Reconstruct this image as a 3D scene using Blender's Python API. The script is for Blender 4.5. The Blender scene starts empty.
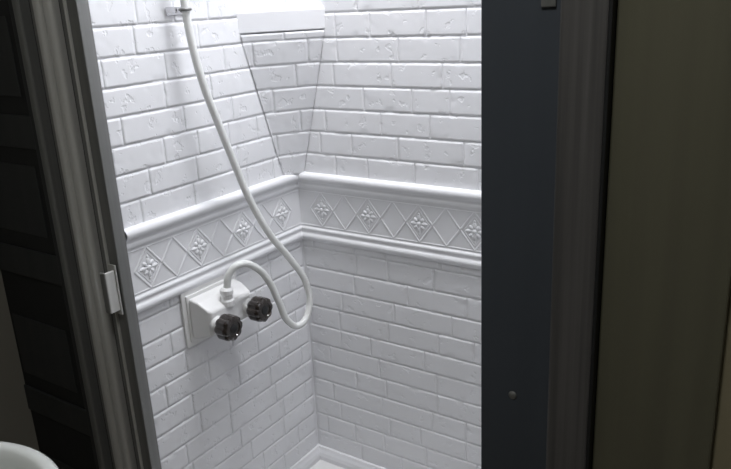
import bpy, bmesh, math, random
from mathutils import Vector, Matrix, noise
random.seed(4)
S = bpy.context.scene
S.view_settings.view_transform = 'Standard'
S.view_settings.look = 'None'

# ---------------------------------------------------------------- materials
def mat(name, col, rough=0.5, metal=0.0, bump=None, streak=None, trans=0.0, coat=0.0, spec=0.5, chips=None):
    m = bpy.data.materials.new(name); m.use_nodes = True
    nt = m.node_tree; b = nt.nodes['Principled BSDF']
    b.inputs['Base Color'].default_value = (*col, 1)
    b.inputs['Roughness'].default_value = rough
    b.inputs['Metallic'].default_value = metal
    b.inputs['Transmission Weight'].default_value = trans
    b.inputs['Coat Weight'].default_value = coat
    b.inputs['Specular IOR Level'].default_value = spec
    tc = nt.nodes.new('ShaderNodeTexCoord')
    last = None
    if bump:
        scale, strength, dist = bump
        n = nt.nodes.new('ShaderNodeTexNoise'); n.inputs['Scale'].default_value = scale
        n.inputs['Detail'].default_value = 6
        bp = nt.nodes.new('ShaderNodeBump'); bp.inputs['Strength'].default_value = strength
        bp.inputs['Distance'].default_value = dist
        nt.links.new(tc.outputs['Object'], n.inputs['Vector'])
        nt.links.new(n.outputs['Fac'], bp.inputs['Height'])
        nt.links.new(bp.outputs['Normal'], b.inputs['Normal'])
        last = bp
    if chips:
        scale, strength, dist = chips
        n = nt.nodes.new('ShaderNodeTexNoise'); n.inputs['Scale'].default_value = scale
        n.inputs['Detail'].default_value = 3; n.inputs['Roughness'].default_value = 0.55
        r = nt.nodes.new('ShaderNodeValToRGB')
        r.color_ramp.elements[0].position = 0.595; r.color_ramp.elements[0].color = (1,1,1,1)
        r.color_ramp.elements[1].position = 0.65; r.color_ramp.elements[1].color = (0,0,0,1)
        bp = nt.nodes.new('ShaderNodeBump'); bp.inputs['Strength'].default_value = strength
        bp.inputs['Distance'].default_value = dist
        nt.links.new(tc.outputs['Object'], n.inputs['Vector'])
        nt.links.new(n.outputs['Fac'], r.inputs['Fac'])
        nt.links.new(r.outputs['Color'], bp.inputs['Height'])
        if last: nt.links.new(last.outputs['Normal'], bp.inputs['Normal'])
        nt.links.new(bp.outputs['Normal'], b.inputs['Normal'])
    if streak:
        c2, sc = streak
        mp = nt.nodes.new('ShaderNodeMapping'); mp.inputs['Scale'].default_value = sc
        n = nt.nodes.new('ShaderNodeTexNoise'); n.inputs['Scale'].default_value = 1.0
        n.inputs['Detail'].default_value = 5
        r = nt.nodes.new('ShaderNodeValToRGB')
        r.color_ramp.elements[0].position = 0.35; r.color_ramp.elements[0].color = (*col, 1)
        r.color_ramp.elements[1].position = 0.68; r.color_ramp.elements[1].color = (*c2, 1)
        nt.links.new(tc.outputs['Object'], mp.inputs['Vector'])
        nt.links.new(mp.outputs['Vector'], n.inputs['Vector'])
        nt.links.new(n.outputs['Fac'], r.inputs['Fac'])
        nt.links.new(r.outputs['Color'], b.inputs['Base Color'])
    return m

M_wall = mat('white_abs_brick', (0.79,0.795,0.82), 0.6, bump=(70,0.10,0.001), chips=(44,0.6,0.0010), spec=0.3)
M_trim = mat('white_abs_trim', (0.79,0.795,0.82), 0.5, bump=(90,0.08,0.001), spec=0.35)
M_plastic = mat('white_plastic', (0.80,0.80,0.80), 0.3)
M_hose = mat('hose_vinyl', (0.74,0.75,0.74), 0.32)
M_knob = mat('smoked_acrylic', (0.024,0.018,0.015), 0.10, coat=0.6)
M_chrome = mat('chrome', (0.7,0.7,0.72), 0.2, metal=1)
M_silver = mat('brushed_aluminium', (0.50,0.50,0.48), 0.38, metal=0.3, streak=((0.64,0.64,0.62),(60,60,0.6)))
M_dkmetal = mat('dark_anodised', (0.17,0.175,0.17), 0.45, metal=0.3, streak=((0.22,0.22,0.215),(80,80,0.8)))
M_black = mat('dark_rubber', (0.010,0.011,0.012), 0.6)
M_darkpanel = mat('dark_panel', (0.022,0.025,0.026), 0.5, streak=((0.032,0.034,0.035),(30,30,2)))
M_blue = mat('slate_jamb', (0.054,0.064,0.080), 0.55, streak=((0.064,0.075,0.093),(15,15,1.0)))
M_strip = mat('weathered_strip', (0.070,0.068,0.068), 0.55, streak=((0.12,0.115,0.115),(120,120,2)))
M_olive = mat('olive_panel', (0.112,0.109,0.076), 0.36, streak=((0.135,0.131,0.092),(40,40,1.2)))
M_tan = mat('tan_wall', (0.26,0.23,0.15), 0.7)
M_room = mat('room_wall', (0.22,0.21,0.18), 0.8, bump=(200,0.1,0.001))
M_ceil = mat('ceiling_white', (0.75,0.75,0.74), 0.7)
M_floor = mat('vinyl_floor', (0.14,0.11,0.08), 0.5, streak=((0.2,0.16,0.12),(4,40,1)))
M_porc = mat('porcelain', (0.62,0.64,0.62), 0.15, coat=0.4)

# ---------------------------------------------------------------- helpers
def obj_from(name, verts, faces, m, smooth=False, parent=None):
    me = bpy.data.meshes.new(name); me.from_pydata(verts, [], faces); me.update()
    bm = bmesh.new(); bm.from_mesh(me); bmesh.ops.recalc_face_normals(bm, faces=bm.faces); bm.to_mesh(me); bm.free()
    if smooth:
        for p in me.polygons: p.use_smooth = True
    o = bpy.data.objects.new(name, me); S.collection.objects.link(o)
    me.materials.append(m)
    if parent: o.parent = parent
    return o
def box(name, lo, hi, m, bev=0.0, parent=None, seg=2):
    bm = bmesh.new(); bmesh.ops.create_cube(bm, size=1)
    for v in bm.verts:
        v.co = Vector([(lo[i]+hi[i])/2 + v.co[i]*(hi[i]-lo[i]) for i in range(3)])
    if bev > 0:
        bmesh.ops.bevel(bm, geom=bm.edges[:], offset=bev, segments=seg, profile=0.5, affect='EDGES')
    me = bpy.data.meshes.new(name); bm.to_mesh(me); bm.free(); me.materials.append(m)
    o = bpy.data.objects.new(name, me); S.collection.objects.link(o)
    if parent: o.parent = parent
    return o
def empty(name):
    e = bpy.data.objects.new(name, None); S.collection.objects.link(e); e.empty_display_size = 0.05; return e
def lathe(name, prof, axis_o, axis_d, m, n=40, parent=None, flute=None, smooth=True):
    d = Vector(axis_d).normalized(); a = d.orthogonal().normalized(); b = d.cross(a)
    vs, fs = [], []
    for k,(r,h) in enumerate(prof):
        for i in range(n):
            t = 2*math.pi*i/n
            rr = r
            if flute:
                c, amp = flute(k); rr = r*(1+amp*(abs(math.cos(c*t/2))*2-1))
            vs.append(Vector(axis_o)+d*h+a*(rr*math.cos(t))+b*(rr*math.sin(t)))
    for k in range(len(prof)-1):
        for i in range(n):
            j = (i+1)%n
            fs.append((k*n+i,k*n+j,(k+1)*n+j,(k+1)*n+i))
    fs.append(tuple(range(n))); fs.append(tuple((len(prof)-1)*n+i for i in range(n)))
    return obj_from(name, vs, fs, m, smooth, parent)
def tube(name, pts, r, m, parent=None):
    cu = bpy.data.curves.new(name,'CURVE'); cu.dimensions='3D'; cu.bevel_depth=r; cu.bevel_resolution=6
    cu.resolution_u = 12; cu.use_fill_caps=True
    sp = cu.splines.new('BEZIER'); sp.bezier_points.add(len(pts)-1)
    for p,c in zip(sp.bezier_points, pts):
        p.co = c; p.handle_left_type='AUTO'; p.handle_right_type='AUTO'
    o = bpy.data.objects.new(name, cu); S.collection.objects.link(o); cu.materials.append(m)
    if parent: o.parent = parent
    return o

# ---------------------------------------------------------------- brick builder
def brick_mesh(name, smin, smax, zmin, zmax, mapf, m, rowh=0.0445, blen=0.122, gap=0.0013, D=0.0010, seed=1, parent=None, extra=None):
    rnd = random.Random(seed)
    vs, fs = [], []
    row = 0; z = zmin
    while z < zmax-0.004:
        z1 = min(z+rowh, zmax)
        if zmax-z1 < 0.01: z1 = zmax
        s = smin - (blen*0.5 if row%2 else 0.0) - rnd.uniform(0,0.03)
        while s < smax:
            L = blen*rnd.choice((1.05,0.95,1.0,0.85,0.62,1.1))
            a, b = max(s,smin), min(s+L,smax)
            s += L
            if b-a < 0.006: continue
            x0,x1,y0,y1 = a+gap/2,b-gap/2,z+gap/2,z1-gap/2
            E=0.0006
            nx = max(4,int((x1-x0)/0.0042)); ny = max(4,int((y1-y0)/0.0042))
            xs = [x0, x0+E]+[x0+E+(x1-x0-2*E)*i/nx for i in range(1,nx)]+[x1-E,x1]
            ys = [y0, y0+E]+[y0+E+(y1-y0-2*E)*i/ny for i in range(1,ny)]+[y1-E,y1]
            base = len(vs); rs = rnd.uniform(0,50); dd = D*rnd.uniform(0.7,1.35)
            tiltx, tilty = rnd.uniform(-.0002,.0002), rnd.uniform(-.0002,.0002)
            for j,y in enumerate(ys):
                for i,x in enumerate(xs):
                    e = min(i,len(xs)-1-i,j,len(ys)-1-j)
                    n1 = noise.noise(Vector((x*70+rs,y*70,rs)))
                    n2 = noise.noise(Vector((x*55+rs,y*75,rs+9)))
                    xx, yy = x, y
                    if e <= 1:
                        w = 0.0009
                        if i<=1: xx += max(0,noise.noise(Vector((rs,y*90,3))))*w*2
                        if i>=len(xs)-2: xx -= max(0,noise.noise(Vector((rs+5,y*90,3))))*w*2
                        if j<=1: yy += max(0,noise.noise(Vector((x*80+rs,7,3))))*w*2
                        if j>=len(ys)-2: yy -= max(0,noise.noise(Vector((x*80+rs,17,3))))*w*2
                    d = -0.0006 if e==0 else dd + tiltx*(i/len(xs)-.5)*2 + tilty*(j/len(ys)-.5)*2
                    if e>=1:
                        d -= max(0.0, n2-0.30)*0.004 * (1.0 if e<3 else 0.3)
                        d += n1*0.00004
                        d = max(d,0.0001)
                    vs.append(mapf(xx,yy,d))
            W = len(xs)
            for j in range(len(ys)-1):
                for i in range(W-1):
                    q = base+j*W+i
                    fs.append((q,q+1,q+1+W,q+W))
        z = z1; row += 1
    if extra: extra(vs,fs)
    return obj_from(name, vs, fs, m, True, parent)

TT, TB = 0.675, 0.537   # moulding top / bottom
ZC = 1.75               # shower ceiling
def slab(lo,hi):
    def f(vs,fs):
        b=len(vs)
        for x in (lo[0],hi[0]):
            for y in (lo[1],hi[1]):
                for z in (lo[2],hi[2]): vs.append((x,y,z))
        for q in ((0,1,3,2),(4,6,7,5),(0,4,5,1),(2,3,7,6),(0,2,6,4),(1,5,7,3)):
            fs.append(tuple(b+i for i in q))
    return f
mapL = lambda s,z,d: (d, -s, z)
mapB = lambda s,z,d: (s, -d, z)
def join(name, objs):
    for o in bpy.context.selected_objects: o.select_set(False)
    for o in objs: o.select_set(True)
    bpy.context.view_layer.objects.active = objs[0]
    bpy.ops.object.join(); objs[0].name = name; objs[0].data.name = name
    return objs[0]
a = brick_mesh('a',0.004,0.440,TT,ZC,mapL,M_wall,seed=3)
b = brick_mesh('b',0.004,0.440,0.028,TB,mapL,M_wall,seed=5, extra=slab((-0.03,-0.445,-0.02),(0,0.03,ZC)))
wl = join('wall_left',[a,b])
a = brick_mesh('a',0.004,0.668,TT,ZC,mapB,M_wall,seed=8)
b = brick_mesh('b',0.004,0.668,0.028,TB,mapB,M_wall,seed=12, extra=slab((0.0,0,-0.02),(0.67,0.03,ZC)))
wb = join('wall_back',[a,b])
for w in (wl,wb):
    for p in w.data.polygons:
        if p.area > 0.01: p.use_smooth = False
box('wall_right',(0.67,-0.43,-0.02),(0.70,0.03,ZC),M_wall)

# ---------------------------------------------------------------- moulding band swept round the corner
def sweep(prof, yend=-0.442, xend=0.668):
    vs, fs = [], []
    n = len(prof)
    for d,z in prof: vs.append((d,yend,z))
    for d,z in prof: vs.append((d,-d,z))
    for d,z in prof: vs.append((d,-d,z))
    for d,z in prof: vs.append((xend,-d,z))
    for k in (0,2):
        for i in range(n-1):
            q=k*n+i; fs.append((q,q+1,q+1+n,q+n))
    return vs, fs
prof = [(-0.001,TB-0.004),(0.003,TB-0.004),(0.007,TB-0.001),(0.009,TB+0.003),(0.0095,TB+0.007),(0.008,TB+0.011),(0.0055,TB+0.0135),
        (0.005,TB+0.018),(0.0068,TB+0.020),(0.0068,TB+0.024),(0.004,TB+0.0265),(0.003,TB+0.029),
        (0.003,TT-0.033),(0.0045,TT-0.030),(0.007,TT-0.027),(0.007,TT-0.022),(0.0055,TT-0.020),(0.0065,TT-0.0155),
        (0.010,TT-0.013),(0.0130,TT-0.009),(0.0140,TT-0.004),(0.0125,TT+0.001),(0.009,TT+0.004),(0.004,TT+0.005),(-0.001,TT+0.005)]
def soften(p,it=2):
    for _ in range(it):
        q=[p[0]]
        for a,b in zip(p,p[1:]):
            q.append((a[0]*.75+b[0]*.25,a[1]*.75+b[1]*.25)); q.append((a[0]*.25+b[0]*.75,a[1]*.25+b[1]*.75))
        q.append(p[-1]); p=q
    return p
vs, fs = sweep(soften(prof))
trim = obj_from('moulding', vs, fs, M_trim, True)
parts=[trim]
F0, F1 = TB+0.031, TT-0.035
FC = (F0+F1)/2; FH=(F1-F0)/2
BASE=0.0029
def rib(vs,fs,mapf,p,q,w=0.0024,h=0.0013,base=BASE):
    p=Vector(p);q=Vector(q);t=(q-p).normalized();n=Vector((-t.y,t.x))
    b0=len(vs)
    for c in (p,q):
        for off,dd in ((-w,base),(-w*.45,base+h),(w*.45,base+h),(w,base)):
            r=c+n*off; vs.append(mapf(r.x,r.y,dd))
    for i in range(3): fs.append((b0+i,b0+i+1,b0+i+5,b0+i+4))
def blob(vs,fs,mapf,c,rx,ry,ang,h,base=BASE):
    b0=len(vs); N=10; R=3
    for k in range(R):
        f=math.cos(k/R*math.pi/2); hh=math.sin(k/R*math.pi/2)*h
        for i in range(N):
            t=2*math.pi*i/N; x=rx*f*math.cos(t); y=ry*f*math.sin(t)
            vs.append(mapf(c[0]+x*math.cos(ang)-y*math.sin(ang), c[1]+x*math.sin(ang)+y*math.cos(ang), base+hh))
    vs.append(mapf(c[0],c[1],base+h))
    for k in range(R-1):
        for i in range(N):
            j=(i+1)%N; fs.append((b0+k*N+i,b0+k*N+j,b0+(k+1)*N+j,b0+(k+1)*N+i))
    for i in range(N): fs.append((b0+(R-1)*N+i,b0+(R-1)*N+(i+1)%N,b0+R*N))
P=0.057
def frieze(mapf, smax):
    vs,fs=[],[]
    for kk in range(-1, 20):
        c=0.060+P*kk
        if c-P/2 > smax: break
        L,R,T,B=(c-P/2,FC),(c+P/2,FC),(c,F1),(c,F0)
        for p,q in ((L,T),(T,R),(R,B),(B,L)):
            if max(p[0],q[0])>smax+0.001 or min(p[0],q[0])<0.003: continue
            rib(vs,fs,mapf,p,q)
        if kk%2==0 and c+0.02<smax:
            s=0.76; l,r,t,b=(c-P/2*s,FC),(c+P/2*s,FC),(c,FC+FH*s),(c,FC-FH*s)
            for p,q in ((l,t),(t,r),(r,b),(b,l)): rib(vs,fs,mapf,p,q,0.0011,0.0008)
            for i in range(8):
                an=math.pi/4*i
                rr=0.0108 if i%2==0 else 0.0098
                blob(vs,fs,mapf,(c+math.cos(an)*rr,FC+math.sin(an)*rr),0.0072 if i%2==0 else 0.0056,0.0039,an,0.0026)
            blob(vs,fs,mapf,(c,FC),0.0050,0.0050,0,0.0038)
            for i in range(4):
                an=math.pi/2*i; blob(vs,fs,mapf,(c+math.cos(an)*0.0190*(.85 if i%2==0 else 1),FC+math.sin(an)*0.0190),0.003,0.0024,an,0.0018)
    for sgn in (F1,F0): rib(vs,fs,mapf,(0.004,sgn),(smax,sgn),0.0016,0.0012)
    return obj_from('f',vs,fs,M_trim,True)
parts.append(frieze(mapL,0.440)); parts.append(frieze(mapB,0.666))
join('trim_1',parts)
vs,fs=sweep([(-0.001,0.0),(0.013,0.0),(0.013,0.010),(0.011,0.018),(0.008,0.024),(0.006,0.030),(-0.001,0.031)])
obj_from('baseboard_shower',vs,fs,M_trim)
pan = empty('shower_pan')
box('pan_floor',(0.0,-0.43,-0.04),(0.67,0.0,0.0),M_plastic,0,pan)
box('pan_curb',(0.018,-0.430,0.0),(0.63,-0.38,0.05),M_plastic,0.006,pan)
lathe('drain',[(0.03,0),(0.03,0.003),(0.024,0.004),(0.02,0.002)],(0.35,-0.2,0.0),(0,0,1),M_chrome,parent=pan)

# ---------------------------------------------------------------- corner chamfer + shelf
cs = empty('corner_shelf')
z0c,z1c=TT+0.002,0.958
Lb,Lt=Vector((0.001,-0.042)),Vector((0.001,-0.130)); Rb,Rt=Vector((0.018,-0.001)),Vector((0.094,-0.001))
def mapC(s,z,d):
    t=(z-z0c)/(z1c-z0c); l=Lb.lerp(Lt,t); r=Rb.lerp(Rt,t); w=(r-l).length
    u=min(max(s/w+0.5,0.0),1.0)
    p=l.lerp(r,u)
    d+=0.002
    return (p.x+d*.70,p.y-d*.60,z-d*.3)
vs,fs=[],[]
NZ,NU=12,6
for j in range(NZ+1):
    for i in range(NU+1):
        t=j/NZ; l=Lb.lerp(Lt,t); r=Rb.lerp(Rt,t); p=l.lerp(r,i/NU); vs.append((p.x+.0014,p.y-.0012,z0c+(z1c-z0c)*t-.0006))
for j in range(NZ):
    for i in range(NU):
        q=j*(NU+1)+i; fs.append((q,q+1,q+NU+2,q+NU+1))
obj_from('chamfer_core',vs,fs,M_wall,True,cs)
brick_mesh('chamfer_bricks',-0.085,0.085,z0c,z1c,mapC,M_wall,seed=21,parent=cs,blen=0.11)
def shelf():
    vs,fs=[],[]
    lv=[(0.0,0.959),(0.0015,0.961),(0.002,0.994),(0.0005,1.000),(-0.004,1.004)]
    for o_,z in lv:
        e=o_+0.001
        vs += [(0.0,-0.130-e*1.4,z),(0.094+e*1.4,0.0,z),(0,0,z)]
    for k in range(len(lv)-1):
        for i in range(3):
            j=(i+1)%3; fs.append((k*3+i,k*3+j,k*3+3+j,k*3+3+i))
    fs.append((0,1,2)); n=(len(lv)-1)*3; fs.append((n,n+1,n+2))
    return obj_from('shelf_top',vs,fs,M_trim,False,cs)
shelf()

# ---------------------------------------------------------------- valve
va = empty('shower_valve')
box('wall_plate',(0.0022,-0.346,0.430),(0.0062,-0.208,0.538),M_plastic,0.0018,va)
box('plate_boss',(0.0058,-0.338,0.439),(0.0095,-0.216,0.528),M_plastic,0.0018,va)
def body():
    vs=[]
    for x,ya,yb,za,zb in ((0.009,-0.334,-0.219,0.446,0.522),(0.030,-0.333,-0.220,0.450,0.518),(0.050,-0.331,-0.222,0.457,0.507),(0.056,-0.326,-0.227,0.462,0.502)):
        vs += [(x,ya,za),(x,yb,za),(x,yb,zb),(x,ya,zb)]
    fs=[(0,1,2,3),(12,13,14,15)]
    for k in range(3):
        for i in range(4):
            j=(i+1)%4; fs.append((k*4+i,k*4+j,k*4+4+j,k*4+4+i))
    o=obj_from('body',vs,fs,M_plastic,False,va)
    bv=o.modifiers.new('b','BEVEL'); bv.width=0.003; bv.segments=3; bv.limit_method='ANGLE'; bv.angle_limit=0.6
body()
for i,(ky,kz) in enumerate(((-0.316,0.477),(-0.235,0.480))):
    lathe(f'stem_{i+1}',[(0.015,0),(0.015,0.008),(0.010,0.012),(0.010,0.02)],(0.052,ky,kz),(1,0,0),M_plastic,parent=va)
    fl=lambda k: (8, 0.06 if 1<=k<=5 else 0.0)
    lathe(f'knob_{i+1}',[(0.014,0.0),(0.0205,0.003),(0.0222,0.007),(0.0222,0.024),(0.0212,0.028),(0.0185,0.030),(0.0135,0.031),(0.0125,0.029),(0.003,0.029)],
          (0.067,ky,kz),(1,0,0),M_knob,n=64,parent=va,flute=fl,smooth=False)
    lathe(f'knob_cap_{i+1}',[(0.0085,0.0),(0.0085,0.001),(0.006,0.002)],(0.0955,ky,kz),(1,0,0),M_black,parent=va)
lathe('outlet_nut',[(0.013,0),(0.013,0.010),(0.0105,0.013),(0.0105,0.020),(0.012,0.022),(0.012,0.030),(0.008,0.034)],(0.050,-0.281,0.500),(0.05,0,1),M_plastic,n=16,parent=va,smooth=False)

# ---------------------------------------------------------------- hose
pts=[(0.045,-0.300,1.42),(0.036,-0.292,1.25),(0.033,-0.286,1.12),(.033,-.2828,1.020),(.035,-.2806,.9666),(.040,-.2709,.8944),(.045,-.2487,.8169),(.050,-.2258,.7432),
(.058,-.2056,.6758),(.070,-.1748,.6033),(.080,-.1337,.5414),(.090,-.1067,.4864),(.095,-.1097,.4355),(.095,-.1408,.4116),
(.090,-.1662,.4274),(.085,-.1859,.4795),(.080,-.2026,.5249),(.075,-.2281,.5580),(.068,-.2579,.5720),(.058,-.2745,.5600),(.052,-.281,.528)]
hose = empty('shower_hose')
tube('hose_tube',pts,0.0066,M_hose,hose)
tube('handset_handle',[(0.045,-0.300,1.42),(0.055,-0.30,1.50),(0.075,-0.295,1.56)],0.011,M_plastic,hose)
lathe('handset_head',[(0.012,0),(0.03,0.01),(0.035,0.025),(0.035,0.03)],(0.072,-0.295,1.565),(0.8,0.1,-0.6),M_plastic,parent=hose)
box('handset_cradle',(0.001,-0.318,1.44),(0.05,-0.282,1.475),M_plastic,0.003,hose)
br = empty('hose_bracket')
box('bracket_plate',(0.0010,-0.295,0.998),(0.0033,-0.250,1.011),M_chrome,0.0008,br)
box('bracket_arm',(0.003,-0.297,1.001),(0.026,-0.293,1.011),M_chrome,0.0008,br)
lathe('bracket_screw',[(0.004,0),(0.004,0.0012),(0.002,0.002)],(0.0033,-0.262,1.005),(1,0,0),M_black,parent=br,n=16)
rp=[(0.033+0.0085*math.cos(t),-0.2832+0.0085*math.sin(t),1.006) for t in [math.radians(x) for x in range(-150,151,30)]]
tube('bracket_clip',rp,0.0022,M_dkmetal,br)

# ---------------------------------------------------------------- right jamb / panels
ZF=-0.35
rj=empty('door_frame')
box('jamb_face',(0.634,-0.470,ZF),(0.720,-0.436,ZC),M_blue,0.0015,rj)
box('jamb_strip',(0.7215,-0.500,ZF),(0.763,-0.44,ZC),M_strip,0.002,rj)
box('jamb_groove',(0.7175,-0.4755,ZF),(0.7215,-0.468,ZC),M_black,0,rj)
box('jamb_edge',(0.7632,-0.502,ZF),(0.7668,-0.44,ZC),M_black,0.0008,rj)
lathe('jamb_screw',[(0.0048,0),(0.0048,0.0008),(0.0035,0.002),(0.001,0.0022)],(0.672,-0.4698,0.5906),(0,-1,0),M_dkmetal,n=20,parent=rj)
box('strike_plate',(0.694,-0.4725,0.993),(0.708,-0.4695,1.03),M_dkmetal,0.0008,rj)
cp=empty('closet_door')
box('door_slab',(0.7670,-0.492,ZF),(0.8735,-0.455,ZC),M_olive,0.002,cp)
box('wall_front_right',(0.8737,-0.484,ZF),(1.50,-0.45,ZC),M_tan)

# ---------------------------------------------------------------- left folding door stack & frame
sd=empty('folding_shower_door')
def vbar(name,x0,x1,y0,y1,m,bev=0.002,seg=2): return box(name,(x0,y0,ZF),(x1,y1,ZC),m,bev,sd,seg)
vbar('stile_edge',0.0115,0.0165,-0.468,-0.447,M_dkmetal,0.0015)
vbar('stile',-0.026,0.0115,-0.466,-0.450,M_dkmetal)
vbar('stile_bead',-0.012,-0.008,-0.470,-0.464,M_silver,0.0015)
vbar('gasket',-0.035,-0.026,-0.460,-0.450,M_black,0)
vbar('track_a',-0.056,-0.035,-0.476,-0.450,M_silver,0.008,4)
vbar('track_b',-0.074,-0.057,-0.480,-0.450,M_silver,0.007,4)
vbar('track_c',-0.090,-0.0755,-0.472,-0.450,M_dkmetal,0.003)
vbar('track_gap',-0.116,-0.090,-0.455,-0.450,M_black,0)
vbar('track_d',-0.132,-0.116,-0.474,-0.450,M_dkmetal,0.004)
hd=empty('door_handle')
box('handle_plate',(-0.006,-0.4725,0.548),(0.012,-0.4695,0.632),M_silver,0.001,hd)
box('handle_grip',(0.005,-0.490,0.556),(0.0095,-0.472,0.624),M_silver,0.0015,hd)
box('handle_lip',(-0.003,-0.491,0.556),(0.0090,-0.4875,0.624),M_dkmetal,0.0012,hd)
dp=empty('panelled_door')
box('leaf',(-0.36,-0.456,ZF),(-0.134,-0.448,ZC),M_black,0,dp)
box('leaf_stile',(-0.160,-0.462,ZF),(-0.134,-0.456,ZC),M_darkpanel,0.002,dp)
for i,z in enumerate((-0.33,-0.05,0.26,0.56,0.80,1.10,1.40)):
    box(f'leaf_rail_{i+1}',(-0.36,-0.460,z),(-0.160,-0.456,z+0.055),M_darkpanel,0.0015,dp)
    box(f'leaf_panel_{i+1}',(-0.35,-0.458,z+0.085),(-0.180,-0.456,z+0.21),M_darkpanel,0.0008,dp)

# ---------------------------------------------------------------- sink
sk=empty('bathroom_sink')
c=(0.085,-0.865,0.0); R=0.178
pf=[(0.05,0.26),(0.11,0.28),(0.155,0.34),(R-0.006,0.435),(R,0.444),(R,0.449),(R-0.004,0.4525),(R-0.014,0.4535),(R-0.020,0.450),(R-0.026,0.435),(0.125,0.35),(0.08,0.305),(0.02,0.298)]
lathe('basin',[(r,z) for r,z in pf],(c[0],c[1],0),(0,0,1),M_porc,n=96,parent=sk)
lathe('pedestal',[(0.09,ZF),(0.085,-0.3),(0.06,-0.1),(0.055,0.2),(0.075,0.268)],(c[0],c[1],0),(0,0,1),M_porc,n=48,parent=sk)
lathe('drain_ring',[(0.02,0),(0.02,0.003),(0.012,0.002)],(c[0],c[1],0.297),(0,0,1),M_chrome,parent=sk)

# ---------------------------------------------------------------- room
box('floor',(-0.40,-2.0,ZF-0.04),(1.54,0.03,ZF),M_floor)
box('ceiling',(-0.40,-2.0,ZC),(1.54,0.06,ZC+0.04),M_ceil)
box('wall_room_left',(-0.40,-2.0,ZF),(-0.36,-0.445,ZC),M_room)
box('wall_room_right',(1.50,-2.0,ZF),(1.54,-0.445,ZC),M_room)
box('wall_room_rear',(-0.36,-2.0,ZF),(1.50,-1.96,ZC),M_room)

# ---------------------------------------------------------------- lights
def area(name,loc,size,power,col,target=None,parent=None):
    l=bpy.data.lights.new(name,'AREA'); l.shape='DISK'; l.size=size; l.energy=power; l.color=col
    o=bpy.data.objects.new(name,l); S.collection.objects.link(o); o.location=loc
    if target: o.rotation_euler=(Vector(target)-Vector(loc)).to_track_quat('-Z','Y').to_euler()
    if parent: o.parent=parent
    return o
sl=empty('shower_ceiling_light')
lathe('fixture_ring',[(0.135,0),(0.135,0.02),(0.125,0.02),(0.125,0.004)],(0.31,-0.19,ZC-0.02),(0,0,1),M_plastic,parent=sl)
area('shower_lamp',(0.31,-0.19,ZC-0.03),0.24,9.0,(0.96,0.97,1.0),None,sl)
wp=bpy.data.lights.new('warm_glow_spot','SPOT'); wp.energy=1.3; wp.color=(1.0,0.74,0.62); wp.spot_size=math.radians(46); wp.spot_blend=1.0; wp.shadow_soft_size=0.04  # added spot without a fixture, makes the warm glow high in the corner
wo=bpy.data.objects.new('warm_glow_spot',wp); S.collection.objects.link(wo); wo.location=(0.26,-0.11,1.50)
wo.rotation_euler=(Vector((0.22,0.02,1.02))-Vector(wo.location)).to_track_quat('-Z','Y').to_euler(); wo.parent=sl
rl=empty('room_fill_light')  # unseen fill lamp with ring, added to reflect in the metal
lathe('room_fill_ring',[(0.12,0),(0.12,0.02),(0.105,0.02),(0.105,0.004)],(0.70,-1.05,ZC-0.02),(0,0,1),M_plastic,parent=rl)
area('room_fill',(0.70,-1.05,ZC-0.03),0.2,4.2,(1.0,1.0,0.96),None,rl)  # added fill, placed so the upper olive panel gets brighter
w=bpy.data.worlds.new('World'); S.world=w; w.use_nodes=True
w.node_tree.nodes['Background'].inputs[0].default_value=(0.5,0.55,0.6,1); w.node_tree.nodes['Background'].inputs[1].default_value=0.15

# ---------------------------------------------------------------- camera
cam=bpy.data.cameras.new('camera'); co=bpy.data.objects.new('camera',cam); S.collection.objects.link(co)
r=Vector((.8302,.5555,-.0483)); u=Vector((-.1324,.2805,.9507)); bk=Vector((.5416,-.7828,.3064))
Mx=Matrix((( r.x,u.x,bk.x),(r.y,u.y,bk.y),(r.z,u.z,bk.z))).to_4x4(); Mx.translation=Vector((.946,-1.1315,1.0076))
co.matrix_world=Mx; cam.sensor_width=36; cam.sensor_fit='HORIZONTAL'; cam.lens=35.95; cam.clip_start=0.01
S.camera=co
